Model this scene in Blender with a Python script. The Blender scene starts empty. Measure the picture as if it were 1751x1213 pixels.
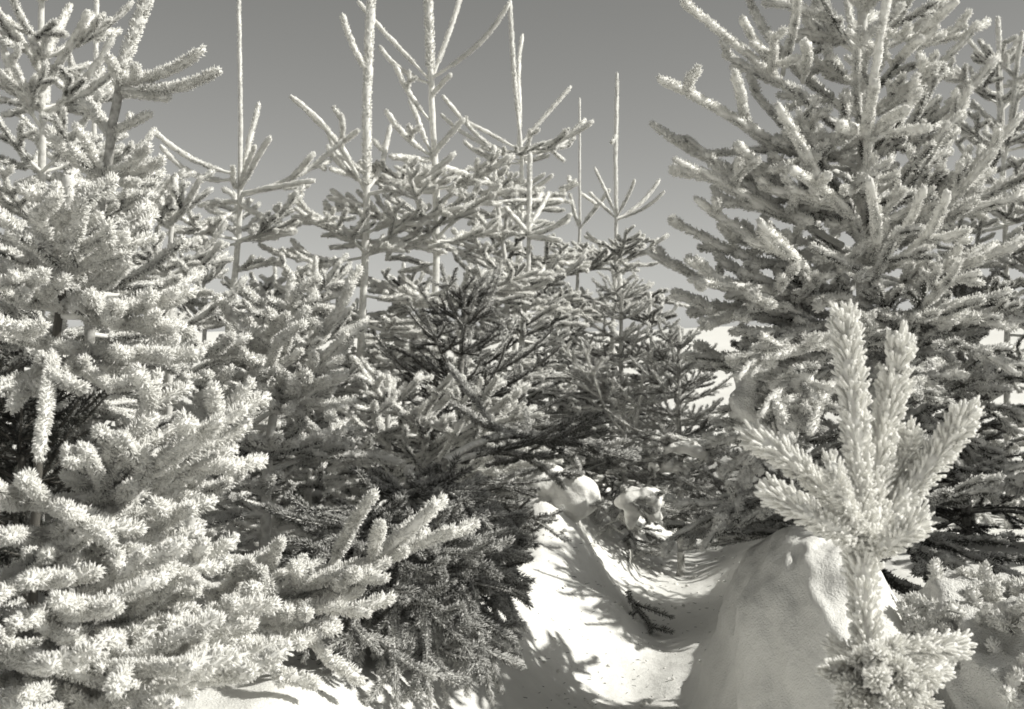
import bpy, math, random
import numpy as np
from mathutils import Matrix, Vector
random.seed(7)
R = math.radians
sc = bpy.context.scene
COL = sc.collection

# ------------------------------------------------------------------ camera, light, exposure
W_PX, H_PX, F_PX = 1751.0, 1213.0, 2113.0       # photograph frame and focal length in its pixels
CAM_Z = 1.0
cam_d = bpy.data.cameras.new('camera')
cam = bpy.data.objects.new('camera', cam_d); COL.objects.link(cam)
cam.location = (0, 0, CAM_Z); cam.rotation_euler = (R(90), 0, 0)
cam_d.sensor_width = 36.0; cam_d.lens = 36.0 * F_PX / W_PX
cam_d.clip_start = 0.05; cam_d.clip_end = 3000
cam_d.dof.use_dof = True; cam_d.dof.focus_distance = 3.9; cam_d.dof.aperture_fstop = 11
sc.camera = cam

SUN_EL, SUN_AZ = 38.0, 101.0                      # azimuth clockwise from the view direction (+Y)
world = bpy.data.worlds.new("World"); sc.world = world
world.use_nodes = True
wn, wl = world.node_tree.nodes, world.node_tree.links
wn.clear()
sky = wn.new('ShaderNodeTexSky'); sky.sky_type = 'NISHITA'; sky.sun_disc = False
sky.sun_elevation = R(SUN_EL); sky.sun_rotation = R(SUN_AZ)
sky.air_density = 1.0; sky.dust_density = 2.0; sky.ozone_density = 1.0; sky.altitude = 900
sep = wn.new('ShaderNodeSeparateColor')
mg = wn.new('ShaderNodeMath'); mg.operation = 'MULTIPLY'; mg.inputs[1].default_value = 0.30
mr = wn.new('ShaderNodeMath'); mr.operation = 'MULTIPLY_ADD'; mr.inputs[1].default_value = 0.95
tint = wn.new('ShaderNodeMix'); tint.data_type = 'RGBA'; tint.blend_type = 'MULTIPLY'; tint.inputs[0].default_value = 1
tint.inputs[7].default_value = (1.0, 1.0, 0.955, 1)
bg = wn.new('ShaderNodeBackground'); bg.inputs[1].default_value = 0.058
wo = wn.new('ShaderNodeOutputWorld')
wl.new(sky.outputs[0], sep.inputs[0])            # black-and-white film behind a yellow filter: red and green only
wl.new(sep.outputs[1], mg.inputs[0]); wl.new(sep.outputs[0], mr.inputs[0]); wl.new(mg.outputs[0], mr.inputs[2])
wl.new(mr.outputs[0], tint.inputs[6]); wl.new(tint.outputs[2], bg.inputs[0]); wl.new(bg.outputs[0], wo.inputs[0])

sd = bpy.data.lights.new('sun', 'SUN'); sd.energy = 2.9; sd.angle = R(0.8); sd.color = (1.0, 0.98, 0.91)
sun = bpy.data.objects.new('sun', sd); COL.objects.link(sun)
sv = Vector((math.cos(R(SUN_EL)) * math.sin(R(SUN_AZ)), math.cos(R(SUN_EL)) * math.cos(R(SUN_AZ)), math.sin(R(SUN_EL))))
sun.rotation_euler = sv.to_track_quat('Z', 'Y').to_euler(); sun.location = (8, 0, 8)

sc.view_settings.view_transform = 'Standard'; sc.view_settings.look = 'None'
sc.view_settings.gamma = 1.0; sc.view_settings.use_curve_mapping = False
sc.view_settings.exposure = 0.80
sc.render.engine = 'CYCLES'
sc.cycles.filter_width = 1.7
sc.cycles.max_bounces = 12; sc.cycles.diffuse_bounces = 8; sc.cycles.glossy_bounces = 2
sc.cycles.transmission_bounces = 4; sc.cycles.caustics_reflective = False; sc.cycles.caustics_refractive = False

# ------------------------------------------------------------------ materials
def new_mat(name):
    m = bpy.data.materials.new(name); m.use_nodes = True
    nt = m.node_tree
    return m, nt, nt.nodes['Principled BSDF']

def node(nt, t, **kw):
    n = nt.nodes.new(t)
    for k, v in kw.items(): setattr(n, k, v)
    return n

def math_n(nt, op, a, b=None, c=None, clamp=False):
    n = node(nt, 'ShaderNodeMath', operation=op, use_clamp=clamp)
    for i, v in enumerate((a, b, c)):
        if v is None: continue
        if isinstance(v, (int, float)): n.inputs[i].default_value = v
        else: nt.links.new(v, n.inputs[i])
    return n.outputs[0]

def rime_material(name, dark, white, k_attr, k_up, k_noise, off, nscale, glow=.25):
    """Rime crust over something dark: grows on points, upper sides and exposed pieces; object property 'rime' is how much."""
    m, nt, p = new_mat(name)
    at_ = node(nt, 'ShaderNodeAttribute', attribute_name='rime', attribute_type='GEOMETRY')
    ob = node(nt, 'ShaderNodeAttribute', attribute_name='rime_cover', attribute_type='OBJECT')
    ge = node(nt, 'ShaderNodeNewGeometry'); sx = node(nt, 'ShaderNodeSeparateXYZ')
    nt.links.new(ge.outputs['Normal'], sx.inputs[0])
    no = node(nt, 'ShaderNodeTexNoise'); no.inputs['Scale'].default_value = nscale; no.inputs['Detail'].default_value = 2
    nt.links.new(ge.outputs['Position'], no.inputs['Vector'])
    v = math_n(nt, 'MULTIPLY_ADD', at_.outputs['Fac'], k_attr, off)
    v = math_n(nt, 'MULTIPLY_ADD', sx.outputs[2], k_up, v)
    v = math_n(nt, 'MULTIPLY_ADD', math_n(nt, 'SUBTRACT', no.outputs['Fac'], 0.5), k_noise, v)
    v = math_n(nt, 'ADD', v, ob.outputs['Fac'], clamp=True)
    mx = node(nt, 'ShaderNodeMix', data_type='RGBA')
    nt.links.new(v, mx.inputs[0]); mx.inputs[6].default_value = (*dark, 1); mx.inputs[7].default_value = (*white, 1)
    nt.links.new(mx.outputs[2], p.inputs['Base Color'])
    p.inputs['Roughness'].default_value = 0.75; p.inputs['Specular IOR Level'].default_value = 0.25
    bp = node(nt, 'ShaderNodeBump'); bp.inputs['Strength'].default_value = 0.5; bp.inputs['Distance'].default_value = 0.002
    n2 = node(nt, 'ShaderNodeTexNoise'); n2.inputs['Scale'].default_value = 420
    nt.links.new(ge.outputs['Position'], n2.inputs['Vector'])
    nt.links.new(n2.outputs['Fac'], bp.inputs['Height']); nt.links.new(bp.outputs[0], p.inputs['Normal'])
    tl = node(nt, 'ShaderNodeBsdfTranslucent'); nt.links.new(mx.outputs[2], tl.inputs[0])       # ice crystals let light through
    ms = node(nt, 'ShaderNodeMixShader'); out = next(n for n in nt.nodes if n.type == 'OUTPUT_MATERIAL')
    nt.links.new(math_n(nt, 'MULTIPLY', v, glow), ms.inputs[0])
    nt.links.new(p.outputs[0], ms.inputs[1]); nt.links.new(tl.outputs[0], ms.inputs[2]); nt.links.new(ms.outputs[0], out.inputs[0])
    return m

M_NEEDLE = rime_material('rimed_needles', (0.055, 0.056, 0.05), (0.92, 0.915, 0.89), 1.0, 0.44, 1.1, 0.03, 26)
M_BARK = rime_material('rimed_bark', (0.10, 0.095, 0.085), (0.90, 0.895, 0.865), 1.0, 0.45, 1.0, -0.05, 60)

def snow_material(name, bump, scale, fine):  # grainy, slightly uneven old snow
    m, nt, p = new_mat(name)
    ge = node(nt, 'ShaderNodeNewGeometry')
    n1 = node(nt, 'ShaderNodeTexNoise'); n1.inputs['Scale'].default_value = scale; n1.inputs['Detail'].default_value = 6
    n1.inputs['Roughness'].default_value = 0.6
    n3 = node(nt, 'ShaderNodeTexNoise'); n3.inputs['Scale'].default_value = fine; n3.inputs['Detail'].default_value = 3
    cr = node(nt, 'ShaderNodeMix', data_type='RGBA')
    cr.inputs[6].default_value = (0.72, 0.715, 0.69, 1); cr.inputs[7].default_value = (0.87, 0.865, 0.835, 1)
    for n in (n1, n3): nt.links.new(ge.outputs['Position'], n.inputs['Vector'])
    nt.links.new(n1.outputs['Fac'], cr.inputs[0]); nt.links.new(cr.outputs[2], p.inputs['Base Color'])
    p.inputs['Roughness'].default_value = 0.7; p.inputs['Specular IOR Level'].default_value = 0.2
    h = math_n(nt, 'MULTIPLY_ADD', n3.outputs['Fac'], 0.25, n1.outputs['Fac'])
    bp = node(nt, 'ShaderNodeBump'); bp.inputs['Strength'].default_value = bump; bp.inputs['Distance'].default_value = 0.03
    nt.links.new(h, bp.inputs['Height']); nt.links.new(bp.outputs[0], p.inputs['Normal'])
    return m
M_SNOW = snow_material('snow', 0.45, 15, 230)
M_CRUST = snow_material('rime_crusted_snow', 0.8, 30, 240)
M_ICE, _nt, _p = new_mat('ice')
_p.inputs['Base Color'].default_value = (0.93, 0.93, 0.9, 1); _p.inputs['Roughness'].default_value = 0.12
_p.inputs['Transmission Weight'].default_value = 0.8; _p.inputs['IOR'].default_value = 1.31

# ------------------------------------------------------------------ mesh helpers
def mk_mesh(name, V, F, rime=None, mats=(M_NEEDLE,), midx=None):
    V = np.ascontiguousarray(V, dtype=np.float32); F = np.ascontiguousarray(F, dtype=np.int32)
    me = bpy.data.meshes.new(name)
    me.vertices.add(len(V)); me.vertices.foreach_set('co', V.ravel())
    k = F.shape[1]
    me.loops.add(F.size); me.loops.foreach_set('vertex_index', F.ravel())
    me.polygons.add(len(F)); me.polygons.foreach_set('loop_start', np.arange(0, F.size, k, dtype=np.int32))
    for m in mats: me.materials.append(m)
    if midx is not None: me.polygons.foreach_set('material_index', np.asarray(midx, dtype=np.int32))
    if rime is not None:
        a = me.attributes.new('rime', 'FLOAT', 'POINT'); a.data.foreach_set('value', np.asarray(rime, dtype=np.float32))
    me.update(calc_edges=True)
    return me

class Buf:
    """collects triangle soup with a rime value per vertex and a material index per face"""
    def __init__(s): s.V, s.F, s.r, s.m, s.n = [], [], [], [], 0
    def add(s, V, F, r, m=0):
        s.V.append(V); s.F.append(F + s.n); s.r.append(r); s.m.append(np.full(len(F), m)); s.n += len(V)
    def mesh(s, name, mats=(M_NEEDLE, M_BARK)):
        return mk_mesh(name, np.concatenate(s.V), np.concatenate(s.F), np.concatenate(s.r), mats, np.concatenate(s.m))

def frames(P):
    T = np.gradient(P, axis=0); T /= np.linalg.norm(T, axis=1)[:, None]
    up = np.tile(np.array([0, 0, 1.0]), (len(P), 1)); up[np.abs(T[:, 2]) > 0.96] = (0, -1, 0)
    S = np.cross(T, up); S /= np.linalg.norm(S, axis=1)[:, None]
    return T, S, np.cross(S, T)

def tube(buf, P, rad, k=6, rime=0.5, m=1, rough=0.0, rng=None):
    P = np.asarray(P, float); n = len(P); T, S, N = frames(P)
    rad = np.broadcast_to(np.asarray(rad, float), (n,))
    a = np.arange(k) * 2 * math.pi / k
    rr = rad[:, None] * np.ones(k)
    if rough and rng is not None: rr = rr * (1 + rough * (rng.random((n, k)) - .5))
    V = P[:, None] + rr[..., None] * (np.cos(a)[None, :, None] * S[:, None] + np.sin(a)[None, :, None] * N[:, None])
    V = np.concatenate([V.reshape(-1, 3), P[-1:] + T[-1:] * rad[-1]])
    i, j = np.meshgrid(np.arange(n - 1), np.arange(k), indexing='ij'); j2 = (j + 1) % k
    a0, a1, b0, b1 = i * k + j, i * k + j2, (i + 1) * k + j, (i + 1) * k + j2
    F = np.concatenate([np.stack([a0, a1, b1], -1).reshape(-1, 3), np.stack([a0, b1, b0], -1).reshape(-1, 3)])
    t0 = (n - 1) * k + np.arange(k); t1 = (n - 1) * k + (np.arange(k) + 1) % k
    F = np.concatenate([F, np.stack([t0, t1, np.full(k, n * k)], -1)])
    buf.add(V, F, np.full(len(V), rime), m)

def add_needles(buf, O, D, ln, rings, k, rng, rime0, bend=None, bendamt=0.0):
    """one closed tapered prism per needle: O base points, D directions, ln lengths, rings [(t, radius, rime)]"""
    M = len(O)
    h = rng.normal(size=(M, 3)); A = np.cross(D, h); A /= np.linalg.norm(A, axis=1)[:, None]; B = np.cross(D, A)
    ang = np.arange(k) * 2 * math.pi / k
    nv = k * len(rings) + 1
    V = np.empty((M, nv, 3)); r = np.empty((M, nv))
    bd = bend if bend is not None else np.zeros_like(D)
    for q, (t, rad, rm) in enumerate(rings):
        c = O + D * (ln * t)[:, None] + bd * (bendamt * ln * t * t)[:, None]
        rj = rad * rng.uniform(0.7, 1.35, M)
        V[:, q * k:(q + 1) * k] = c[:, None] + rj[:, None, None] * (np.cos(ang)[None, :, None] * A[:, None] + np.sin(ang)[None, :, None] * B[:, None])
        r[:, q * k:(q + 1) * k] = rm
    V[:, -1] = O + D * ln[:, None] + bd * (bendamt * ln)[:, None]; r[:, -1] = rings[-1][2]
    r += rime0[:, None]
    f = []
    for q in range(len(rings) - 1):
        for j in range(k):
            a0, a1 = q * k + j, q * k + (j + 1) % k; b0, b1 = a0 + k, a1 + k
            f += [(a0, a1, b1), (a0, b1, b0)]
    q = (len(rings) - 1) * k
    f += [(q + j, q + (j + 1) % k, nv - 1) for j in range(k)]
    F = np.array(f)[None] + (np.arange(M) * nv)[:, None, None]
    buf.add(V.reshape(-1, 3), F.reshape(-1, 3), r.ravel(), 0)

# needle length, per-metre count, stem radius, rings, angle at the base of a shoot, angle near its tip
STYLE = {
    'heavy':  dict(ln=.0165, per=3000, stem=.0060, crust=.0098, rings=[(0, .0013, .5), (.6, .0015, .9)], a0=74, a1=52),
    'rimed':  dict(ln=.0140, per=2100, stem=.0050, crust=.0088, rings=[(0, .0010, .3), (.7, .0012, .85)], a0=68, a1=48),
    'plain':  dict(ln=.0180, per=1500, stem=.0036, rings=[(0, .0006, .0), (.6, .0008, .55)], a0=56, a1=38),
    'hanging': dict(ln=.0200, per=2600, stem=.0036, rings=[(0, .0007, .0), (.6, .0009, .4)], a0=62, a1=40),
    'leader': dict(ln=.0125, per=1700, stem=.0060, crust=.0112, rings=[(0, .0011, .5), (.7, .0014, .9)], a0=60, a1=40),
}
def resample(P, n):
    d = np.concatenate([[0], np.cumsum(np.linalg.norm(np.diff(P, axis=0), axis=1))]); s = np.linspace(0, d[-1], n)
    return np.stack([np.interp(s, d, P[:, c]) for c in range(3)], 1), d[-1]

def crust(buf, P, rad, rng, t0, fade):
    """lumpy rime sleeve round a shoot, blunt at its tip, thinner and patchier at its inner end"""
    n = max(10, min(30, int(np.linalg.norm(np.diff(P, axis=0), axis=1).sum() / .008))); k = 8
    Q, L = resample(P, n); T, S, N = frames(Q); t = np.linspace(0, 1, n)
    Q[-1] += T[-1] * rad * .1
    prof = np.sqrt(np.clip(1 - ((t - 1 + rad * 1.1 / max(L, .02)) / (rad * 1.5 / max(L, .02))).clip(0, 1) ** 2, .04, 1))
    prof *= (.55 + .45 * np.clip((t - t0 * .6) / .25, 0, 1))
    a = np.arange(k) * 2 * math.pi / k
    lump = rng.random((n, k)); lump = (lump + np.roll(lump, 1, 0) + np.roll(lump, 1, 1)) / 3
    rr = rad * prof[:, None] * (.35 + 1.3 * lump) * (1 + .16 * np.sin(a))[None]
    V = Q[:, None] + rr[..., None] * (np.cos(a)[None, :, None] * S[:, None] + np.sin(a)[None, :, None] * N[:, None])
    V = np.concatenate([V.reshape(-1, 3), Q[-1:] + T[-1:] * rad * .35])
    i, j = np.meshgrid(np.arange(n - 1), np.arange(k), indexing='ij'); j2 = (j + 1) % k
    a0, a1, b0, b1 = i * k + j, i * k + j2, (i + 1) * k + j, (i + 1) * k + j2
    F = np.concatenate([np.stack([a0, a1, b1], -1).reshape(-1, 3), np.stack([a0, b1, b0], -1).reshape(-1, 3)])
    t0_ = (n - 1) * k + np.arange(k); t1_ = (n - 1) * k + (np.arange(k) + 1) % k
    F = np.concatenate([F, np.stack([t0_, t1_, np.full(k, n * k)], -1)])
    r = (.30 + 1.1 * (lump - .5) + .25 * np.sin(a)[None] - fade * (1 - t)[:, None]).ravel()
    buf.add(V, F, np.append(r, .8), 0)

def shoot(buf, P, st, rng, t0=0.0, thick=1.0, stem=True, fade=0.0, k=3):
    """needle-clad shoot along polyline P; needles from t0 on; fade = less rime at the inner end, which also paints in its shade"""
    P, L = resample(np.asarray(P, float), 14)
    T, S, N = frames(P)
    if stem: tube(buf, P, np.linspace(st['stem'] * 1.25, st['stem'] * .7, 14) * thick, 5, 0.55, 1)
    cr = st.get('crust', 0) * thick
    if cr: crust(buf, P, cr, rng, t0, fade)
    M = max(14, int(st['per'] * L * (1 - t0))); tip = 26 if 'flare' in st else 30 if 'crust' in st else 12
    s = np.concatenate([rng.uniform(t0, 1, M), rng.uniform(.975, 1, tip)])
    idx = s * 13
    def at_(A): return np.stack([np.interp(idx, np.arange(14), A[:, c]) for c in range(3)], 1)
    p, T_, S_, N_ = at_(P), at_(T), at_(S), at_(N)
    phi = rng.uniform(0, 2 * math.pi, M + tip)
    end = np.clip((s - .8) / .2, 0, 1) if L > .05 else s
    al = np.radians(st['a0'] + (st['a1'] - st['a0']) * end + rng.normal(0, 9, M + tip))
    al[M:] = np.radians(rng.uniform(3, 62, tip))
    side = np.cos(phi)[:, None] * S_ + np.sin(phi)[:, None] * N_
    D = np.cos(al)[:, None] * T_ + np.sin(al)[:, None] * side
    ln = st['ln'] * thick * rng.uniform(.68, 1.15, M + tip) * (0.86 + 0.16 * np.sin(phi))
    if 'flare' in st:
        ln *= 1 - st['flare'] / 2 + st['flare'] * s
        al[M:] = np.radians(rng.uniform(8, 62, tip)); ln[M:] *= 1.12
    rime0 = rng.normal(0, .12, M + tip) - fade * (1 - s) + 0.12 * np.sin(phi)
    rings = [(t, r * thick, rm) for t, r, rm in st['rings']]
    add_needles(buf, p + side * (max(st['stem'] * .6 * thick, cr * .75) * np.where(s > .97, .4, 1))[:, None], D, ln, rings, k, rng, rime0, side, -0.12)

def bow_line(L, bow, wob=0.0, rng=None, n=14):
    t = np.linspace(0, 1, n)
    P = np.stack([np.zeros(n), L * t, 4 * bow * L * t * (1 - t)], 1)
    if wob and rng is not None:
        a, b = rng.uniform(-1, 1, 2)
        P[:, 0] += wob * L * a * np.sin(math.pi * t) + wob * .5 * L * b * np.sin(2 * math.pi * t)
    return P

# ------------------------------------------------------------------ library of limbs and twigs (shared mesh data)
CLS = [.06, .08, .105, .14, .18, .235, .305, .4, .52, .68, .88, 1.15]
def cls(L): return min(range(len(CLS)), key=lambda i: abs(math.log(CLS[i] / L)))
LIMBS, TWIGS = {}, {}
def limb_mesh(style, L, bow, var=0, bare=None):
    c = cls(L); key = (style, c, bow, var)
    if key not in LIMBS:
        rng = np.random.default_rng(101 + 9973 * c + 131 * list(STYLE).index(style) + 7 * (int(round(bow * 100)) + 50) + 524287 * var)
        b = Buf(); L0 = CLS[c]; P = bow_line(L0, bow, .03, rng); st = STYLE[style]
        thick = np.linspace(st['stem'] * .9 + L0 * .007, st['stem'] * .8, 14)
        tube(b, P, thick, 6, .5, 1, .35, rng)
        shoot(b, P, st, rng, t0=0.0 if L0 < .3 else .2, stem=False, fade=.75 if L0 > .3 else .2)  # long limbs fade inwards: thinner rime, and core shade put into the colour
        LIMBS[key] = (b.mesh('branch'), P, L0)
    return LIMBS[key]

def twig_mesh(style, L, var):
    c = cls(L); key = (style, c, var)
    if key not in TWIGS:
        rng = np.random.default_rng(7919 * c + 104729 * var + 31 * list(STYLE).index(style))
        b = Buf(); L0 = CLS[c]; st = STYLE[style]
        P = bow_line(L0, rng.uniform(-.06, .04), .05, rng)
        shoot(b, P, st, rng, fade=.3)
        ns = 0 if L0 < (.17 if style == 'heavy' else .1) else int(round((L0 - .04) / (.1 if style == 'heavy' else .075) * rng.uniform(.8, 1.15)))
        T, S, N = frames(P)
        for q in range(ns):
            t = .22 + .62 * (q + rng.uniform(-.3, .3)) / max(1, ns - 1) if ns > 1 else .5
            t = min(.88, max(.15, t)); i = t * 13; i0 = int(i)
            o = P[i0] + (P[min(13, i0 + 1)] - P[i0]) * (i - i0)
            sd_ = 1 if q % 2 else -1
            ang = R(rng.uniform(34, 56)); l = L0 * (1 - t * .7) * rng.uniform(.5, .75)
            l = min(max(l, .05), .24)
            d = math.cos(ang) * T[i0] + sd_ * math.sin(ang) * S[i0] + rng.uniform(-.28, .34) * N[i0]
            d /= np.linalg.norm(d); tt = np.linspace(0, 1, 6)[:, None]
            Q = o + d * l * tt + T[i0] * (l * .22) * tt ** 2
            shoot(b, Q, st, rng, fade=.05)
        TWIGS[key] = (b.mesh('twig'), L0)
    return TWIGS[key]

# ------------------------------------------------------------------ placing
def at(u, v, Y): return Vector(((u - W_PX / 2) * Y / F_PX, Y, CAM_Z - (v - H_PX / 2) * Y / F_PX))

def frame_matrix(o, d, up, s, roll=0.0):
    y = d.normalized(); x = y.cross(up)
    if x.length < 1e-3: x = y.cross(Vector((0, -1, 0)))
    x.normalize(); z = x.cross(y)
    if roll:
        x, z = x * math.cos(roll) + z * math.sin(roll), z * math.cos(roll) - x * math.sin(roll)
    return Matrix(((x.x * s, y.x * s, z.x * s, o.x), (x.y * s, y.y * s, z.y * s, o.y), (x.z * s, y.z * s, z.z * s, o.z), (0, 0, 0, 1)))

def link(name, data, parent=None, mat=None):
    o = bpy.data.objects.new(name, data); COL.objects.link(o)
    if parent is not None: o.parent = parent
    if mat is not None: o.matrix_local = mat
    return o

def tag(o, label, cat, group=None, kind=None):
    o['label'] = label; o['category'] = cat
    if group: o['group'] = group
    if kind: o['kind'] = kind
    return o

N_TWIG = 0
def branch(tree, p0, p1, style='rimed', rime=.0, bow=0.0, twigs=6, reach=.4, rng=random, up=None, tmin=.25, droop=0.0, spread=1.0):
    """limb from p0 to p1 (world) as a part of tree, with its twigs as sub-parts"""
    global N_TWIG
    d = p1 - p0; L = d.length
    bow = min((-.16, -.08, 0., .08, .18), key=lambda q: abs(q - bow))
    me, P, L0 = limb_mesh(style, L, bow, rng.randrange(2))
    s = L / L0
    br = link('branch', me, tree, tree.matrix_world.inverted() @ frame_matrix(p0, d, up or Vector((0, 0, 1)), s, rng.uniform(-.25, .25)))
    br['rime_cover'] = rime
    tst = 'rimed' if style == 'leader' else style
    for q in range(twigs):
        t = tmin + (.93 - tmin) * ((q // 2 * 2) + rng.uniform(-.25, .6)) / max(1, twigs - 1)
        t = min(.95, max(.12, t)); i = t * 13; i0 = int(i)
        o = Vector(P[i0]).lerp(Vector(P[min(13, i0 + 1)]), i - i0)
        tan = (Vector(P[min(13, i0 + 1)]) - Vector(P[max(0, i0 - 1)])).normalized()
        sd_ = 1 if q % 2 else -1
        ang = R(rng.uniform(36, 58)) * spread
        l = L * reach * (1.12 - t) * rng.uniform(.75, 1.2) + .03
        l = min(max(l, .085 if style == 'heavy' else .06), .46)
        tm, tl = twig_mesh(tst, l, rng.randrange(4))
        dr = tan * math.cos(ang) + Vector((1, 0, 0)) * (sd_ * math.sin(ang)) + Vector((0, 0, 1)) * (rng.uniform(-.15, .38) - droop)
        w = link('twig', tm, br, frame_matrix(o, dr, Vector((0, 0, 1)), l / tl / s, rng.uniform(-.7, .7)))
        w['rime_cover'] = rime + rng.uniform(-.24, .2) - .5 * (.85 - t)  # inner twigs darker: thinner rime plus shade painted into the crown
        N_TWIG += 1
    return br

def vnoise(x, y, seed=0):
    xi, yi = np.floor(x).astype(np.int64), np.floor(y).astype(np.int64); fx, fy = x - xi, y - yi
    def h(a, b):
        n = (a * 374761393 + b * 668265263 + seed * 1442695041) & 0xffffffff
        n = ((n ^ (n >> 13)) * 1274126177) & 0xffffffff
        return ((n ^ (n >> 16)) & 0xffff) / 65535.0
    sx, sy = fx * fx * (3 - 2 * fx), fy * fy * (3 - 2 * fy)
    return (h(xi, yi) * (1 - sx) + h(xi + 1, yi) * sx) * (1 - sy) + (h(xi, yi + 1) * (1 - sx) + h(xi + 1, yi + 1) * sx) * sy
def fbm(x, y, seed=0, o=4):
    r, a = 0, .5
    for q in range(o): r = r + a * (vnoise(x * 2 ** q, y * 2 ** q, seed + q) - .5); a *= .5
    return r
def sstep(a, b, x):
    t = np.clip((x - a) / (b - a), 0, 1); return t * t * (3 - 2 * t)

# ------------------------------------------------------------------ ground
def ground_z(x, y):
    x, y = np.asarray(x, float), np.asarray(y, float)
    xc = .30 + np.clip(y - 3.4, -2, 6) * .2                     # the trodden trail
    near = 1 - sstep(9, 14, y)
    z = .27 * sstep(.12, .62, xc - x) * near + .26 * sstep(.14, .60, x - xc) * near - .05 * np.exp(-((x - xc) / .16) ** 2) * near
    # snow bank on the left edge of the trail
    ax, ay, bx, by = .30, 4.62, .02, 5.9
    t = np.clip(((x - ax) * (bx - ax) + (y - ay) * (by - ay)) / ((bx - ax) ** 2 + (by - ay) ** 2), 0, 1)
    d2 = (x - ax - t * (bx - ax)) ** 2 + (y - ay - t * (by - ay)) ** 2
    z = z + (.10 + .20 * t) * np.exp(-(d2 / .034) ** 1.6) * (1 + .8 * fbm(x * 5, y * 5, 44))
    z = z + .30 * fbm(x * .55, y * .55, 3) * (.35 + .65 * sstep(.2, 1., np.abs(x - xc))) + .05 * fbm(x * 3.1, y * 3.1, 9) + .035 * fbm(x * 8, y * 8, 5) + .018 * fbm(x * 24, y * 24, 6, 2) - .03 * sstep(.22, .36, fbm(x * 6.5, y * 6.5, 71, 3))
    far = sstep(12, 60, y)
    z = z + far * (.25 + 1.2 * fbm(x * .03, y * .03, 21))
    z = z + sstep(60, 400, np.hypot(x, y)) * (8 + 14 * fbm(x * .006, y * .006, 33))
    return z
def gz(x, y): return float(ground_z(np.array([x]), np.array([y]))[0])

def grid_object(name, xs, ys, zf, mat):
    X, Y = np.meshgrid(xs, ys); Z = zf(X, Y); n, m = len(ys), len(xs)
    V = np.stack([X, Y, Z], -1).reshape(-1, 3)
    i, j = np.meshgrid(np.arange(n - 1), np.arange(m - 1), indexing='ij'); a = i * m + j
    F = np.stack([a, a + 1, a + m + 1, a + m], -1).reshape(-1, 4)
    return link(name, mk_mesh(name, V, F, None, (mat,)))
u_ = np.linspace(-1, 1, 300); xs = .3 + 2.2 * np.sinh(u_ * 6.2) / np.sinh(6.2) * 300
xs = .3 + np.sign(u_) * (3.2 * np.abs(u_) + 600 * np.abs(u_) ** 9)
v_ = np.linspace(0, 1, 320); ys = -3 + 11.5 * v_ + 900 * v_ ** 9
g = grid_object('snowy_ground', xs, ys, ground_z, M_SNOW); g['kind'] = 'structure'

# ------------------------------------------------------------------ trees
GROUP = 'rime covered spruces of the plantation'
def tree_root(label, base, cat='spruce tree', group=GROUP, name='spruce_tree'):
    e = link(name, None); e.location = base; e.empty_display_size = .2
    e.matrix_world = Matrix.Translation(base)
    return tag(e, label, cat, group)

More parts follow.
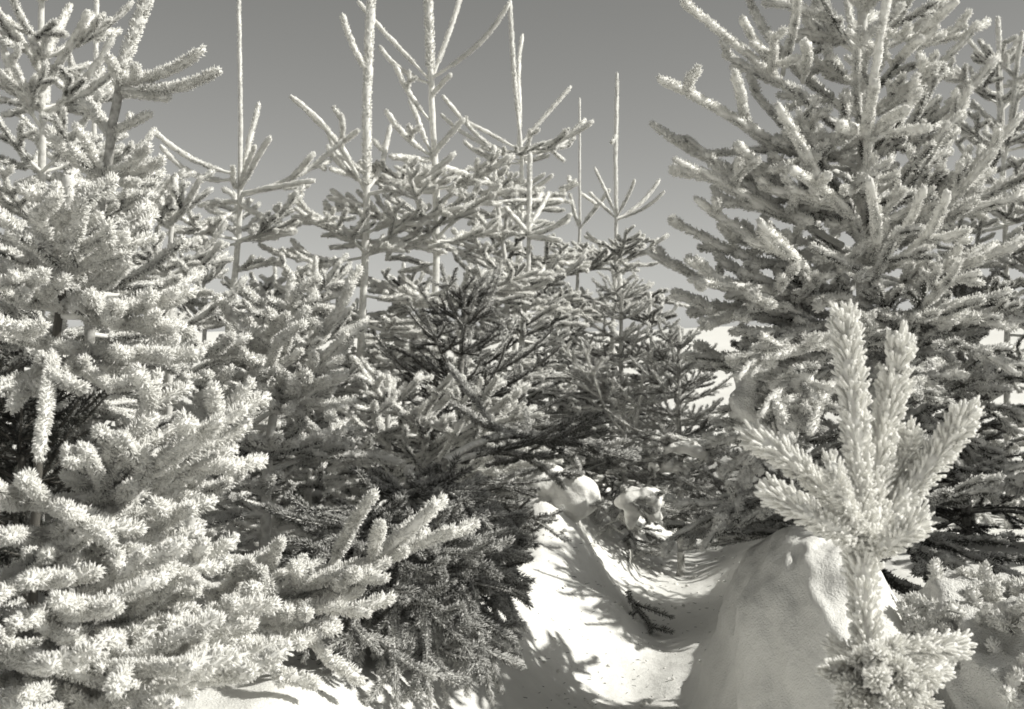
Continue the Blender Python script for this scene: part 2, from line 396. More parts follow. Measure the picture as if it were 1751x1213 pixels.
def spruce(label, Y, trunk, base_u, style='rimed', rime=0., leader=.5, reach=.8, whorls=7, top_done=0, seed=1, step=.3,
           leader_style='leader', leader_r=.012, per=5, explicit=(), el0=52, el1=-22, tw=7, side=None, inter=1, low=.16, trunk_r=.02, shelter=.35, slope=.28, trunk_rime=None, lean_y=0.0):
    """trunk: pixel polyline from the tip down (at depth Y); explicit: branches drawn one by one (u0,v0,u1,v1,dy,bow,twigs)"""
    rng = random.Random(seed); nrg = np.random.default_rng(seed)
    pts = [at(u, v, Y + lean_y * 0) for u, v in trunk]
    bx = at(base_u, 700, Y).x; base = Vector((bx, Y, gz(bx, Y)))
    t = tree_root(label, base)
    P = np.array([list(p) for p in pts] + [[base.x, base.y, base.z - .05]])[::-1]
    P, H = resample(P, 40)
    b = Buf(); fr = np.linspace(0, 1, 40)
    rad = trunk_r * (1 - fr) + leader_r * .62 * fr
    P[1:-1, 0] += .006 * np.cumsum(nrg.normal(0, .35, 38)) * np.sin(np.linspace(0, math.pi, 38))
    Pl = P - np.array(list(base))
    tube(b, Pl, rad, 8, .35, 1, .25, nrg)
    tr = link('trunk', b.mesh('trunk'), t); tr['rime_cover'] = rime * .6 - .05 if trunk_rime is None else trunk_rime
    def on(d):  # point at distance d below the tip
        f = max(0, min(1, 1 - d / H)) * 39; i = int(f); q = P[i] + (P[min(39, i + 1)] - P[i]) * (f - i); return Vector(q)
    n = max(2, int(40 * leader / H) + 1)
    lb = Buf(); st = dict(STYLE[leader_style]); k = leader_r / .012
    shoot(lb, Pl[-n:], st, nrg, thick=k)
    ld = link('leader', lb.mesh('leader'), t); ld['rime_cover'] = rime + .1
    for (u0, v0, u1, v1, dy, bow, nt) in explicit:
        p0 = at(u0, v0, Y); p1 = at(u1, v1, Y + dy)
        p1.z = max(p1.z, gz(p1.x, p1.y) + .03)
        branch(t, p0, p1, 'leader' if nt <= 3 and style == 'rimed' else style, rime + (.2 if nt <= 3 else .05) + rng.uniform(-.02, .1) - (.55 * max(0, min(1, (v0 - 500) / 160)) if shelter > .9 else 0), bow, nt, .38, rng, tmin=.3)  # low boughs of the big right tree darkened to paint in shade
    d = leader
    for w in range(whorls):
        if w >= top_done:
            az0 = rng.uniform(0, 6.28); f = d / H
            last = d > H - low
            if last: break
            for q in range(per):
                az = az0 + q * 2 * math.pi / per + rng.uniform(-.3, .3)
                if side is not None and abs((az - side + math.pi) % (2 * math.pi) - math.pi) > 1.9: continue
                L = min(reach * rng.uniform(.75, 1.12), (.10 + slope * d) * rng.uniform(.65, 1.2))
                el = R(el0 + (el1 - el0) * min(1, f * 1.1) ** 1.15 + rng.uniform(-14, 14))
                p0 = on(d + rng.uniform(-.02, .02))
                p1 = p0 + Vector((math.cos(az) * math.cos(el), math.sin(az) * math.cos(el), math.sin(el))) * L
                gp = gz(p1.x, p1.y) + .06
                if p1.z < gp: p1.z = gp
                dark = shelter * (f if shelter < .8 else 1.25 * f ** 2.4)  # lower boughs: less rime when sheltered, plus hollow shade put into the colour
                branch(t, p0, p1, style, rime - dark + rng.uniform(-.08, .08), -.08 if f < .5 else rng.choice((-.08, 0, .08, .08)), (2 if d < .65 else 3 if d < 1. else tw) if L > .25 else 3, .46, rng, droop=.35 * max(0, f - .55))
            for q in range(inter):
                az = rng.uniform(0, 6.28); dd = d + step * rng.uniform(.3, .8)
                if dd > H - low or dd < .5: continue
                if side is not None and abs((az - side + math.pi) % (2 * math.pi) - math.pi) > 1.9: continue
                L = (.07 + slope * .7 * min(d, reach / slope)) * rng.uniform(.6, 1.); el = R(rng.uniform(0, 40) - 30 * f)
                p0 = on(dd); p1 = p0 + Vector((math.cos(az) * math.cos(el), math.sin(az) * math.cos(el), math.sin(el))) * L
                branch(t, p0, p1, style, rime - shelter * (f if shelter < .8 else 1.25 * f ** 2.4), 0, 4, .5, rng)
        d += step * rng.uniform(.85, 1.15)
    return t

S = spruce
# --- trees against the sky, middle of the picture
S('tall white-rimed spruce whose thick leader runs out of the frame above the long trail-side boughs', 5.6, [(640, -90), (633, 60), (626, 330), (614, 640)], 606, 'rimed', 1.20, leader=1.12, reach=.62, whorls=9, top_done=1, seed=11, shelter=.85, step=.27, leader_r=.018,
  explicit=[(626, 120, 585, 26, -.1, -.08, 0), (625, 328, 497, 166, -.15, .08, 2), (626, 322, 560, 222, .1, -.08, 1), (629, 332, 778, 263, -.1, -.08, 2), (627, 326, 668, 215, .15, -.08, 1), (622, 400, 495, 335, -.1, -.08, 4),
            (624, 402, 716, 384, -.15, .08, 3), (620, 352, 562, 338, .1, 0, 2), (618, 405, 560, 388, .2, 0, 2), (622, 440, 690, 430, -.2, .08, 4)])
S('tallest rimed spruce at top centre with five long bare shoots spreading in a fan', 5.8, [(733, -110), (733, 0), (736, 140), (742, 300), (745, 520)], 748, 'rimed', 1.12, leader=.68, reach=.72, whorls=10, top_done=2, seed=12, shelter=.85, step=.26, leader_r=.019,
  explicit=[(733, 135, 612, 3, -.1, 0, 0), (733, 142, 649, 80, .15, -.08, 0), (738, 138, 790, -12, .1, 0, 0), (740, 132, 870, 6, -.1, -.08, 0), (738, 165, 771, 128, -.1, 0, 0), (734, 205, 676, 112, -.1, -.08, 1),
            (738, 270, 793, 204, -.1, 0, 1), (736, 265, 660, 190, -.2, -.08, 1), (738, 262, 700, 172, .2, 0, 0), (736, 275, 668, 268, -.2, 0, 2), (742, 280, 800, 300, .1, 0, 1), (738, 330, 660, 300, .2, -.08, 4)])
S('slim crooked-tipped spruce right of the tallest one with a wide whorl of thin shoots', 7.0, [(872, 2), (877, 138), (886, 253), (889, 374), (880, 520)], 876, 'rimed', 1.04, leader=.62, reach=.66, whorls=9, top_done=1, seed=13, shelter=.85, step=.3, leader_r=.0125,
  explicit=[(885, 254, 976, 149, .1, 0, 0), (886, 254, 1014, 208, -.1, -.08, 0), (886, 258, 972, 242, .2, -.08, 0), (884, 254, 789, 204, -.1, 0, 0), (789, 204, 757, 165, -.1, 0, 0), (884, 262, 754, 196, .1, -.08, 0), (886, 262, 893, 60, .35, 0, 0), (887, 330, 945, 300, -.1, -.08, 1), (887, 335, 835, 300, -.2, -.08, 1)])
S('short dark-trunked spruce leaning below the crooked-tipped tree', 6.4, [(844, 250), (847, 329), (858, 400), (868, 500)], 850, 'rimed', 0.70, leader=.2, reach=.6, whorls=7, top_done=1, seed=14, shelter=.85, step=.25,
  explicit=[(847, 329, 817, 292, -.1, 0, 0), (847, 330, 931, 298, -.1, -.08, 1), (848, 332, 790, 340, .1, -.08, 1), (850, 345, 962, 343, .2, 0, 1)])
S('small spruce with a straight white stub of a leader and dark side shoots', 6.2, [(906, 262), (904, 395), (900, 480), (890, 560)], 886, 'rimed', 0.65, leader=.4, reach=.62, whorls=7, top_done=1, seed=15, shelter=.85, step=.25,
  explicit=[(902, 398, 864, 356, -.1, 0, 0), (902, 402, 976, 368, -.1, -.08, 1), (902, 405, 958, 412, -.1, 0, 1), (900, 402, 846, 378, .2, -.08, 1), (902, 400, 938, 330, .25, 0, 0)])
S('thin spruce with a needle-like leader just left of the pointed white one', 8.2, [(991, 168), (991, 391), (986, 490)], 982, 'rimed', 0.70, leader=.86, reach=.7, whorls=8, top_done=1, seed=16, shelter=.85, step=.3, leader_r=.0075,
  explicit=[(991, 392, 1042, 325, -.1, 0, 0), (991, 388, 974, 332, -.1, 0, 0), (991, 330, 1020, 350, .1, 0, 0), (990, 440, 940, 425, -.1, -.08, 2), (990, 442, 1040, 430, .1, -.08, 2)])
S('pointed spruce with a frost-studded leader standing alone against the open sky', 8.0, [(1055, 126), (1055, 374), (1054, 470), (1050, 600)], 1046, 'rimed', 0.76, leader=.92, reach=.72, whorls=8, top_done=1, seed=17, shelter=.85, step=.3, leader_r=.012,
  explicit=[(1055, 372, 1085, 308, -.1, 0, 0), (1055, 374, 1128, 308, .1, -.08, 0), (1055, 376, 1136, 328, -.1, -.08, 0), (1055, 372, 1017, 288, -.1, 0, 0), (1055, 376, 1008, 330, .1, 0, 0), (1055, 425, 1102, 402, -.1, 0, 1), (1055, 428, 1000, 405, .1, 0, 2), (1055, 230, 1046, 245, -.05, 0, 0)])
# --- left group
S('spruce with a long thin leader and paired curved shoots in the gap left of centre', 5.4, [(408, -60), (408, 300), (404, 420), (392, 560)], 384, 'rimed', 0.98, leader=.92, reach=.6, whorls=8, top_done=1, seed=21, step=.27, leader_r=.0085,
  explicit=[(404, 298, 262, 224, -.1, -.08, 0), (404, 306, 275, 250, .05, -.16, 0), (412, 320, 436, 250, -.1, 0, 0), (412, 325, 462, 236, -.15, 0, 0), (410, 318, 443, 178, .1, 0, 0), (412, 330, 537, 310, -.15, 0, 1), (412, 335, 585, 240, .1, -.08, 2),
            (410, 350, 468, 380, -.1, 0, 1), (406, 345, 340, 352, .1, 0, 1), (404, 360, 330, 410, -.2, 0, 3), (404, 322, 398, 285, -.2, 0, 0), (400, 420, 500, 400, -.1, .08, 4)])
S('leaning white spruce at upper left with a thick slanting leader and bottle-brush side shoots', 3.5, [(268, -50), (250, 5), (210, 112), (190, 250), (165, 420), (150, 620)], 140, 'heavy', 0.82, leader=.36, reach=.42, whorls=5, top_done=3, seed=22, trunk_rime=.05, slope=.36, step=.2, leader_r=.018,
  explicit=[(207, 140, 346, 86, -.05, -.08, 2), (206, 150, 374, 122, -.1, -.08, 1), (205, 158, 288, 168, -.05, 0, 0), (206, 130, 185, 98, -.1, 0, 0), (198, 225, 256, 196, -.05, 0, 0), (172, 300, 254, 252, -.1, -.08, 1), (172, 305, 278, 274, -.05, -.08, 1), (172, 312, 236, 314, -.1, 0, 1),
            (180, 300, 128, 216, -.1, 0, 0), (180, 305, 80, 222, -.05, -.08, 1), (170, 330, 90, 320, -.1, 0, 2), (195, 240, 150, 175, .1, 0, 1), (165, 372, 150, 325, -.15, 0, 0), (165, 385, 105, 330, -.15, 0, 1)])
S('spruce in the top left corner crossed by many pale upswept shoots', 4.1, [(74, -160), (72, 60), (76, 240), (70, 500)], 66, 'rimed', 0.92, leader=.3, reach=.5, whorls=11, top_done=0, seed=23, slope=.4, step=.2, leader_r=.013,
  explicit=[(72, 130, 12, 30, -.1, 0, 1), (74, 150, 150, 20, -.1, 0, 2), (74, 110, 120, 10, .1, 0, 1), (72, 220, 5, 80, -.1, -.08, 1), (74, 205, 195, 60, -.1, -.08, 1)])
S('thin-leadered spruce behind the leaning white one at upper left', 5.0, [(166, -60), (164, 160), (160, 320)], 158, 'rimed', 0.98, leader=.55, reach=.55, whorls=9, seed=24, step=.24, leader_r=.009)
S('dense rimed spruce filling the left behind the drooping white twig', 4.6, [(300, 300), (290, 420), (285, 600)], 280, 'rimed', 0.84, leader=.18, reach=.75, whorls=8, seed=25, slope=.55, step=.2, per=6, inter=2,
  explicit=[(262, 345, 290, 303, 0, 0, 0)])
S('bushy rimed spruce behind the leaning trunk between the white boughs', 5.2, [(540, 440), (535, 560), (530, 700)], 525, 'rimed', 0.76, leader=.15, reach=.8, whorls=8, seed=26, slope=.55, step=.2, per=6, inter=2)
# --- centre
S('dark bare-needled spruce in the centre with black hollows under its boughs', 4.85, [(800, 500), (790, 600)], 786, 'plain', 0.03, leader=.05, reach=.46, whorls=10, seed=31, slope=.8, step=.10, per=7, inter=3)
S('dark green spruce right of centre with bristling twigs over the trail', 6.4, [(1060, 470), (1062, 600), (1066, 700)], 1070, 'plain', 0.56, leader=.12, reach=.62, whorls=11, seed=32, slope=.5, step=.12, per=6, inter=2, tw=8, el0=40,
  explicit=[(1068, 700, 1190, 600, -.3, -.08, 7), (1068, 720, 1150, 560, -.3, -.08, 7), (1068, 740, 1000, 600, -.4, -.08, 7), (1068, 700, 960, 580, -.3, -.08, 7), (1068, 780, 1180, 680, -.4, -.08, 7), (1068, 800, 1100, 640, -.5, -.08, 7)])
S('low rimed spruce in the middle with broad white fans of twigs', 4.5, [(664, 640), (664, 760)], 668, 'rimed', 0.70, leader=.1, reach=.5, whorls=8, seed=33, slope=.55, step=.15, per=6, inter=2, el0=45,
  explicit=[(690, 790, 850, 645, -.35, -.08, 6), (700, 800, 905, 660, -.2, 0, 6), (690, 770, 775, 640, -.35, 0, 4), (710, 810, 925, 710, -.25, .08, 6), (700, 860, 880, 760, -.5, 0, 6), (700, 850, 790, 720, -.5, 0, 4), (700, 880, 960, 790, -.3, .08, 6), (660, 760, 640, 690, -.5, 0, 4), (640, 800, 520, 770, -.5, 0, 6)])
S('spruce with low unfrosted boughs drooping to the snow beside the trail', 3.3, [(700, 800), (700, 900)], 690, 'hanging', 0.10, leader=.06, reach=.36, whorls=5, seed=34, slope=.8, step=.09, per=8, inter=2, el0=10, el1=-30,
  explicit=[(690 + random.uniform(-15, 15), 850 + random.uniform(-10, 90), u, v, dy, .18, 8) for u, v, dy in [(850, 1120, -.1), (800, 1185, -.3), (640, 1120, -.4), (880, 1010, .1), (720, 1190, -.4), (575, 1170, -.4), (900, 930, .2), (760, 1150, -.3), (600, 1070, -.3), (825, 1085, -.1), (690, 1150, -.35), (860, 960, -.1), (835, 900, -.2), (650, 1195, -.45), (855, 1180, -.3), (560, 1010, -.2), (790, 1130, .05), (720, 1110, .1), (640, 1120, .1), (870, 1060, 0), (765, 1200, -.45), (610, 1200, -.5), (545, 1120, -.3), (815, 1020, -.3), (740, 1060, -.4), (880, 1120, .0), (840, 1200, -.45), (520, 1190, -.55), (590, 1215, -.6), (680, 1215, -.6), (705, 1050, 0), (780, 1190, -.1), (660, 1170, -.1), (620, 1160, 0), (735, 1215, -.55), (820, 1150, .1), (575, 1110, .05), (870, 985, .25), (500, 1150, -.2)]]
  + [(760, 800, 965, 835, .9, .08, 6), (760, 790, 990, 805, 1.2, .08, 6)])
S('low bristly dark spruce at the far side of the trail against pale snow', 5.9, [(1160, 560), (1162, 700)], 1164, 'plain', 0.30, leader=.1, reach=.42, whorls=8, seed=35, slope=.55, step=.11, per=6, inter=2,
  explicit=[(1160, 690, 1255, 640, -.1, -.08, 5), (1160, 720, 1240, 720, -.1, 0, 5), (1160, 650, 1225, 590, -.1, 0, 4), (1160, 660, 1100, 600, -.1, 0, 4), (1160, 780, 1230, 790, -.1, .08, 5)])
S('dense dark spruce deep behind the white boughs of the left group', 5.9, [(480, 500), (478, 640)], 476, 'plain', .08, leader=.12, reach=.8, whorls=8, seed=36, slope=.55, step=.18, per=6, inter=2)
S('spruce with shade put into its colour, filling the hollow at the left edge of the picture', 4.0, [(40, 480), (38, 640)], 36, 'plain', -0.23, leader=.12, reach=.6, whorls=8, seed=37, slope=.55, step=.14, per=6, inter=2)  # cover lowered so the needles carry the hollow's shade
for (u, v, Y, r, lab) in [(345, 415, 6.6, .62, 'pale spruce far behind the gap under the paired curved shoots'), (200, 420, 6.2, .6, 'pale spruce far behind the leaning white tree at upper left'), (470, 455, 7.4, .55, 'distant rimed spruce low in the gap left of the tall white-rimed tree'),
                          (572, 440, 7.0, .5, 'distant rimed spruce crowded against the tall white-rimed tree'), (690, 450, 7.6, .5, 'rimed spruce top showing low between the two tallest trees'), (940, 470, 7.8, .4, 'rimed spruce top low between the white stub and the needle-like leader'), (1110, 500, 7.6, .3, 'rimed spruce top at the foot of the open sky, by the pointed tree')]:
    S(lab, Y, [(u, v), (u + 4, v + 130)], u + 3, 'rimed', r, leader=.2, reach=.75, whorls=7, seed=int(u), slope=.5, step=.24, per=6, inter=1, tw=6)
S('added young spruce, dark to stand for shade in the hollow at the far left edge', 3.3, [(36, 650), (34, 760)], 32, 'plain', -.5, leader=.05, reach=.34, whorls=7, seed=38, slope=.9, step=.08, per=8, inter=3, tw=7)  # added to blacken the hollow; its dark colour stands for deep shade
# --- right
S('dark spruce under the left side of the big grey tree, its boughs over the trail', 4.6, [(1350, 745), (1352, 800)], 1345, 'plain', .2, leader=.04, reach=.44, whorls=7, seed=44, slope=1.3, step=.08, per=9, inter=5, tw=8)
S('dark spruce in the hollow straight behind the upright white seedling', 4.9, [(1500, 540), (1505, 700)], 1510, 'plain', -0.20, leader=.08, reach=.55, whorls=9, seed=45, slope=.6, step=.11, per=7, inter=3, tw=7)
S('unseen spruce added beyond the right edge to shade the mounds', 3.05, [(2420, 20), (2420, 400)], 2420, 'rimed', .5, leader=.1, reach=.66, whorls=13, seed=61, slope=.6, step=.14, per=7, inter=2)  # out of view; put in to cast shade on the mounds
S('unseen dense spruce added beyond the right edge to shade the trail', 4.45, [(2030, 190), (2030, 500)], 2030, 'rimed', .5, leader=.05, reach=.58, whorls=16, seed=64, slope=1.0, step=.11, per=8, inter=4, tw=7)  # unseen shade caster, added and made dense for the trail
RT = S('large grey-rimed spruce filling the right side with long pale shoots reaching left', 3.4, [(1478, -260), (1474, 60), (1478, 300), (1480, 600)], 1484, 'rimed', 0.88, leader=.3, reach=.56, whorls=15, top_done=0, seed=41, slope=.42, step=.15, per=5, inter=1, tw=5, leader_r=.014, trunk_r=.03, el0=62, el1=-12, shelter=.95,
  explicit=[(1450, 230, 1167, 4, -.25, 0, 3), (1332, 140, 1270, 32, -.3, 0, 0), (1338, 128, 1362, -10, -.25, 0, 0), (1440, 300, 1128, 134, -.35, 0, 3), (1292, 216, 1256, 124, -.37, -.08, 0), (1440, 420, 1154, 274, -.35, 0, 4), (1354, 334, 1262, 248, -.35, 0, 0), (1373, 140, 1375, 72, -.3, 0, 0),
            (1470, 470, 1520, -15, -.4, -.08, 1), (1524, 110, 1636, 3, -.35, 0, 2), (1524, 108, 1452, 55, -.4, 0, 0), (1524, 112, 1577, 66, -.35, 0, 1), (1490, 312, 1498, 142, -.5, 0, 0), (1497, 228, 1437, 214, -.5, 0, 0), (1498, 228, 1552, 188, -.5, 0, 0), (1484, 468, 1486, 308, -.52, -.08, 0),
            (1486, 466, 1354, 292, -.55, .08, 2), (1388, 355, 1417, 300, -.52, 0, 0), (1486, 470, 1620, 330, -.5, -.08, 2), (1470, 260, 1320, 290, -.3, 0, 5), (1470, 520, 1180, 480, -.4, 0, 7), (1470, 560, 1200, 560, -.3, .08, 7), (1480, 400, 1745, 200, -.2, -.08, 6), (1480, 520, 1740, 420, -.3, 0, 7), (1480, 560, 1720, 560, -.3, .08, 7),
            (1490, 640, 1740, 640, -.4, .18, 7), (1480, 200, 1600, 120, -.2, 0, 4), (1440, 330, 1115, 212, .1, -.08, 4), (1460, 460, 1150, 378, -.1, -.08, 5), (1470, 520, 1108, 432, .05, -.08, 6), (1470, 580, 1150, 505, -.2, 0, 6), (1400, 380, 1200, 290, -.3, -.08, 2), (1420, 440, 1190, 340, -.25, -.08, 3), (1500, 420, 1700, 260, -.3, -.08, 4), (1500, 330, 1660, 150, -.2, -.08, 4), (1500, 460, 1580, 320, -.45, -.08, 2), (1460, 400, 1330, 180, -.4, -.08, 1), (1500, 560, 1640, 450, -.45, -.08, 4), (1420, 470, 1300, 380, -.5, -.08, 2), (1470, 560, 1262, 648, -.5, .08, 6), (1475, 600, 1300, 712, -.55, .08, 5), (1475, 560, 1325, 610, -.55, 0, 4), (1480, 640, 1385, 742, -.6, .08, 4), (1480, 640, 1300, 760, .1, .08, 7), (1480, 660, 1640, 800, -.1, .08, 7), (1490, 620, 1740, 740, .1, .08, 7), (1480, 700, 1560, 860, -.2, .18, 7), (1490, 700, 1700, 860, 0, .18, 7), (1480, 600, 1400, 720, .3, .08, 6), (1470, 640, 1250, 900, -.1, .18, 8), (1470, 620, 1290, 660, -.3, .18, 5)])
S('pale spruce at the right edge leaning its tips over the top corner', 6.0, [(1706, 30), (1712, 160), (1720, 400)], 1726, 'rimed', 0.77, leader=.25, reach=.75, whorls=12, seed=42, slope=.45, step=.2, per=5,
  explicit=[(1712, 300, 1748, 55, -.3, 0, 4), (1712, 160, 1620, 112, -.2, -.08, 5)])
S('dark sheltered spruce behind the young seedling at right', 4.75, [(1640, 460), (1650, 700)], 1655, 'plain', 0.03, leader=.12, reach=.62, whorls=8, seed=43, slope=.55, step=.16, per=6, inter=2)
# --- foreground left
S('heavily rimed spruce in the left foreground with cauliflower-like white boughs', 2.75, [(120, 300), (112, 420), (100, 560), (66, 760)], 50, 'heavy', 0.86, leader=.12, reach=.3, whorls=3, top_done=1, seed=51, trunk_r=.013, trunk_rime=-.5, slope=.55, step=.1, per=3, inter=1, tw=6, leader_r=.013, el0=48, el1=-10, shelter=.5,  # trunk darkened by its low cover to sink into the hollow's shade
  explicit=[(112, 430, 150, 322, -.1, 0, 2), (112, 440, 95, 318, -.1, 0, 2), (110, 480, 60, 360, -.15, 0, 3), (112, 470, 215, 398, -.1, -.08, 4), (110, 520, 300, 500, -.2, -.08, 6), (108, 540, 298, 562, -.2, 0, 6), (108, 530, 20, 470, -.2, 0, 4), (108, 600, 290, 610, -.3, 0, 5), (100, 640, 190, 665, -.3, .08, 3),
            (100, 600, 30, 560, -.3, 0, 4), (92, 620, 66, 785, -.45, .18, 1), (85, 640, 20, 700, -.3, .08, 4)])
S('white-crusted spruce low in the left foreground whose fans of twigs point up and right', 2.5, [(-40, 640), (-30, 760)], -20, 'heavy', 0.86, leader=.45, reach=.34, whorls=3, seed=52, slope=.55, step=.12, per=3, inter=1, tw=6, el0=30, el1=-10, shelter=.35,
  explicit=[(110, 930, 430, 655, -.15, -.08, 8), (150, 900, 270, 640, -.15, -.08, 6), (90, 880, 400, 800, -.1, .08, 7), (120, 900, 375, 720, -.3, 0, 6), (-30, 880, 190, 930, -.4, .08, 6), (-30, 940, 340, 1000, -.35, .08, 8), (40, 1060, 245, 945, -.45, -.08, 3), (40, 1080, 350, 1090, -.4, 0, 8), (-20, 1000, 120, 990, -.5, 0, 6),
            (-20, 1120, 90, 1140, -.65, 0, 5), (60, 1130, 330, 1190, -.5, .08, 8), (-20, 1180, 230, 1230, -.5, .08, 6), (-20, 1150, 330, 1140, -.62, 0, 7), (100, 1190, 430, 1150, -.5, 0, 7), (20, 1210, 300, 1205, -.66, 0, 6), (-30, 1060, 200, 1040, -.6, 0, 6), (200, 1010, 350, 930, -.3, -.08, 4), (230, 1100, 400, 1030, -.35, -.08, 5), (120, 960, 330, 870, -.25, 0, 6), (150, 900, 200, 750, -.2, 0, 5)])
S('white spruce at lower left stretching one long snowy bough towards the trail', 2.9, [(330, 780), (320, 900)], 300, 'heavy', 0.92, leader=.08, reach=.3, whorls=4, seed=53, slope=.55, step=.12, per=3, inter=1, tw=6, el0=20, el1=-20,
  explicit=[(350, 1080, 745, 864, -.2, -.08, 7), (560, 975, 640, 845, -.2, 0, 0), (470, 1030, 775, 908, -.15, 0, 5), (440, 1050, 480, 925, -.2, 0, 2), (380, 1080, 660, 990, -.25, .08, 6), (360, 1090, 630, 1050, -.3, .08, 7), (350, 1100, 570, 1140, -.3, .18, 7), (330, 1100, 480, 1180, -.4, .18, 7), (340, 1060, 430, 960, -.2, 0, 4)])
S('rimed spruce left of centre with a bright tilted plume of white twigs', 3.7, [(500, 470), (480, 600), (460, 760)], 440, 'heavy', 0.81, leader=.12, reach=.42, whorls=8, seed=54, slope=.55, step=.12, per=3, inter=1, tw=6, el0=45,
  explicit=[(430, 680, 592, 572, -.2, -.08, 5), (440, 690, 478, 578, -.3, 0, 3), (440, 700, 560, 650, -.3, 0, 6), (530, 590, 600, 485, -.1, -.08, 3), (440, 700, 350, 640, -.3, 0, 4), (440, 720, 590, 700, -.3, .08, 6), (430, 600, 490, 540, -.2, 0, 4)])

# ------------------------------------------------------------------ snow mounds and clumps
def ico(sub):
    import bmesh
    bm = bmesh.new(); bmesh.ops.create_icosphere(bm, subdivisions=sub, radius=1)
    V = np.array([v.co[:] for v in bm.verts]); F = np.array([[v.index for v in f.verts] for f in bm.faces]); bm.free()
    return V, F
ICO5, ICO4, ICO1 = ico(6), ico(4), ico(1)
def displaced(V, seed, amp, freq):
    n = fbm(V[:, 0] * freq + 10 + V[:, 2] * freq * .6, V[:, 1] * freq + 7 - V[:, 2] * freq * .7, seed, 5) + fbm(V[:, 2] * freq + 3, V[:, 0] * freq * .8 - V[:, 1] * freq * .6 + 20, seed + 5, 5)
    return n * amp
def mound(name, c, r, seed, amp, freq, mat, p=3.0, flare=0.0):
    """settled heap: rounded-box dome, surface pushed in and out by noise"""
    V, F = ICO5; V = V.copy()
    V = V / (np.abs(V) ** p).sum(1)[:, None] ** (1 / p)
    N = V / np.linalg.norm(V, axis=1)[:, None]
    fl = 1 + flare * np.clip(.45 - V[:, 2], 0, 1) ** 1.6
    V = V * np.array(r)[None]; V[:, :2] *= fl[:, None]; V = V + N * (displaced(V + np.array(list(c)), seed, amp, freq) + displaced(V + 3, seed + 2, .022, 15))[:, None]
    o = link(name, mk_mesh(name, V, F, None, (mat,))); o.location = c
    return o
def clump(name, c, balls, seed, amp=.022, freq=26, mat=M_SNOW, res=.009):
    """snow lodged in twigs: balls run together into one lump"""
    mb = bpy.data.metaballs.new(name); mb.resolution = mb.render_resolution = res; mb.threshold = .25
    mo = bpy.data.objects.new(name + '_soft', mb); COL.objects.link(mo)
    for (x, y, z, rr) in balls:
        e = mb.elements.new(); e.co = (x, y, z); e.radius = rr * 1.9; e.stiffness = 2
    dg = bpy.context.evaluated_depsgraph_get(); ev = mo.evaluated_get(dg); me = ev.to_mesh()
    V = np.empty(len(me.vertices) * 3); me.vertices.foreach_get('co', V); V = V.reshape(-1, 3)
    Nn = np.empty(len(me.vertices) * 3); me.vertices.foreach_get('normal', Nn); Nn = Nn.reshape(-1, 3)
    me.calc_loop_triangles(); F = np.empty(len(me.loop_triangles) * 3, dtype=np.int32); me.loop_triangles.foreach_get('vertices', F)
    ev.to_mesh_clear(); bpy.data.objects.remove(mo); bpy.data.metaballs.remove(mb)
    F = F.reshape(-1, 3)
    E = np.concatenate([F[:, [0, 1]], F[:, [1, 2]], F[:, [2, 0]]]); E = np.concatenate([E, E[:, ::-1]])
    cnt = np.bincount(E[:, 0], minlength=len(V))[:, None].clip(1)
    for _ in range(7):                                              # settle the lumps into one another
        A = np.zeros_like(V); np.add.at(A, E[:, 0], V[E[:, 1]]); V = V * .4 + A / cnt * .6
    V = V + Nn * displaced(V, seed, amp, freq)[:, None]
    o = link(name, mk_mesh(name, V, F.reshape(-1, 3), None, (mat,))); o.location = c
    return o
m1 = mound('snow_mound', Vector((.75, 3.05, -.02)), (.215, .50, .60), 3, .10, 3.0, M_SNOW, 2.3, .95)
tag(m1, 'smooth rounded snow mound in shade left of the young seedling', 'snow mound')
m2 = mound('snow_mound', Vector((1.17, 2.62, .0)), (.32, .42, .56), 9, .26, 5.2, M_CRUST, 2.1, .3)
tag(m2, 'rough rime-crusted snow mound with buried twigs in the lower right corner', 'snow mound')
_rg = random.Random(77)
_mv = [v for v in m2.data.vertices if v.normal.z > -.1 and v.normal.y < .35 and v.co.x < .1 and v.co.z > .05]
for q in range(170):                                                # rimed twig ends poking out of the heap
    v = _rg.choice(_mv); l = _rg.uniform(.05, .09)
    tm, tl = twig_mesh(_rg.choice(('heavy', 'heavy', 'rimed')), l, _rg.randrange(4))
    d = (Vector(v.normal) * .8 + Vector((_rg.uniform(-.7, .3), _rg.uniform(-.5, .3), _rg.uniform(-.2, .8)))).normalized()
    w = link('twig', tm, m2, frame_matrix(Vector(v.co) - d * .035, d, Vector((0, 0, 1)), l / tl)); w['rime_cover'] = _rg.uniform(.5, 1.)
def px_balls(lst, Y, u0, v0):
    k = Y / F_PX
    return [((u - u0) * k, dy, -(v - v0) * k, r * k) for u, v, r, dy in lst]
def strand(pts, n, r0, r1, seed, jit=5):
    """soft ridge of snow: small balls strung along a pixel polyline"""
    rg = random.Random(seed); out = []
    n = n * 2
    for q in range(n):
        f = q / max(1, n - 1) * (len(pts) - 1); i = min(len(pts) - 2, int(f)); g_ = f - i
        u = pts[i][0] * (1 - g_) + pts[i + 1][0] * g_; v = pts[i][1] * (1 - g_) + pts[i + 1][1] * g_
        r = (r0 + (r1 - r0) * q / max(1, n - 1)) * rg.uniform(.7, 1.25)
        out.append((u + rg.uniform(-jit, jit), v + rg.uniform(-jit, jit) * .6, r, rg.uniform(-.05, .05)))
    return out
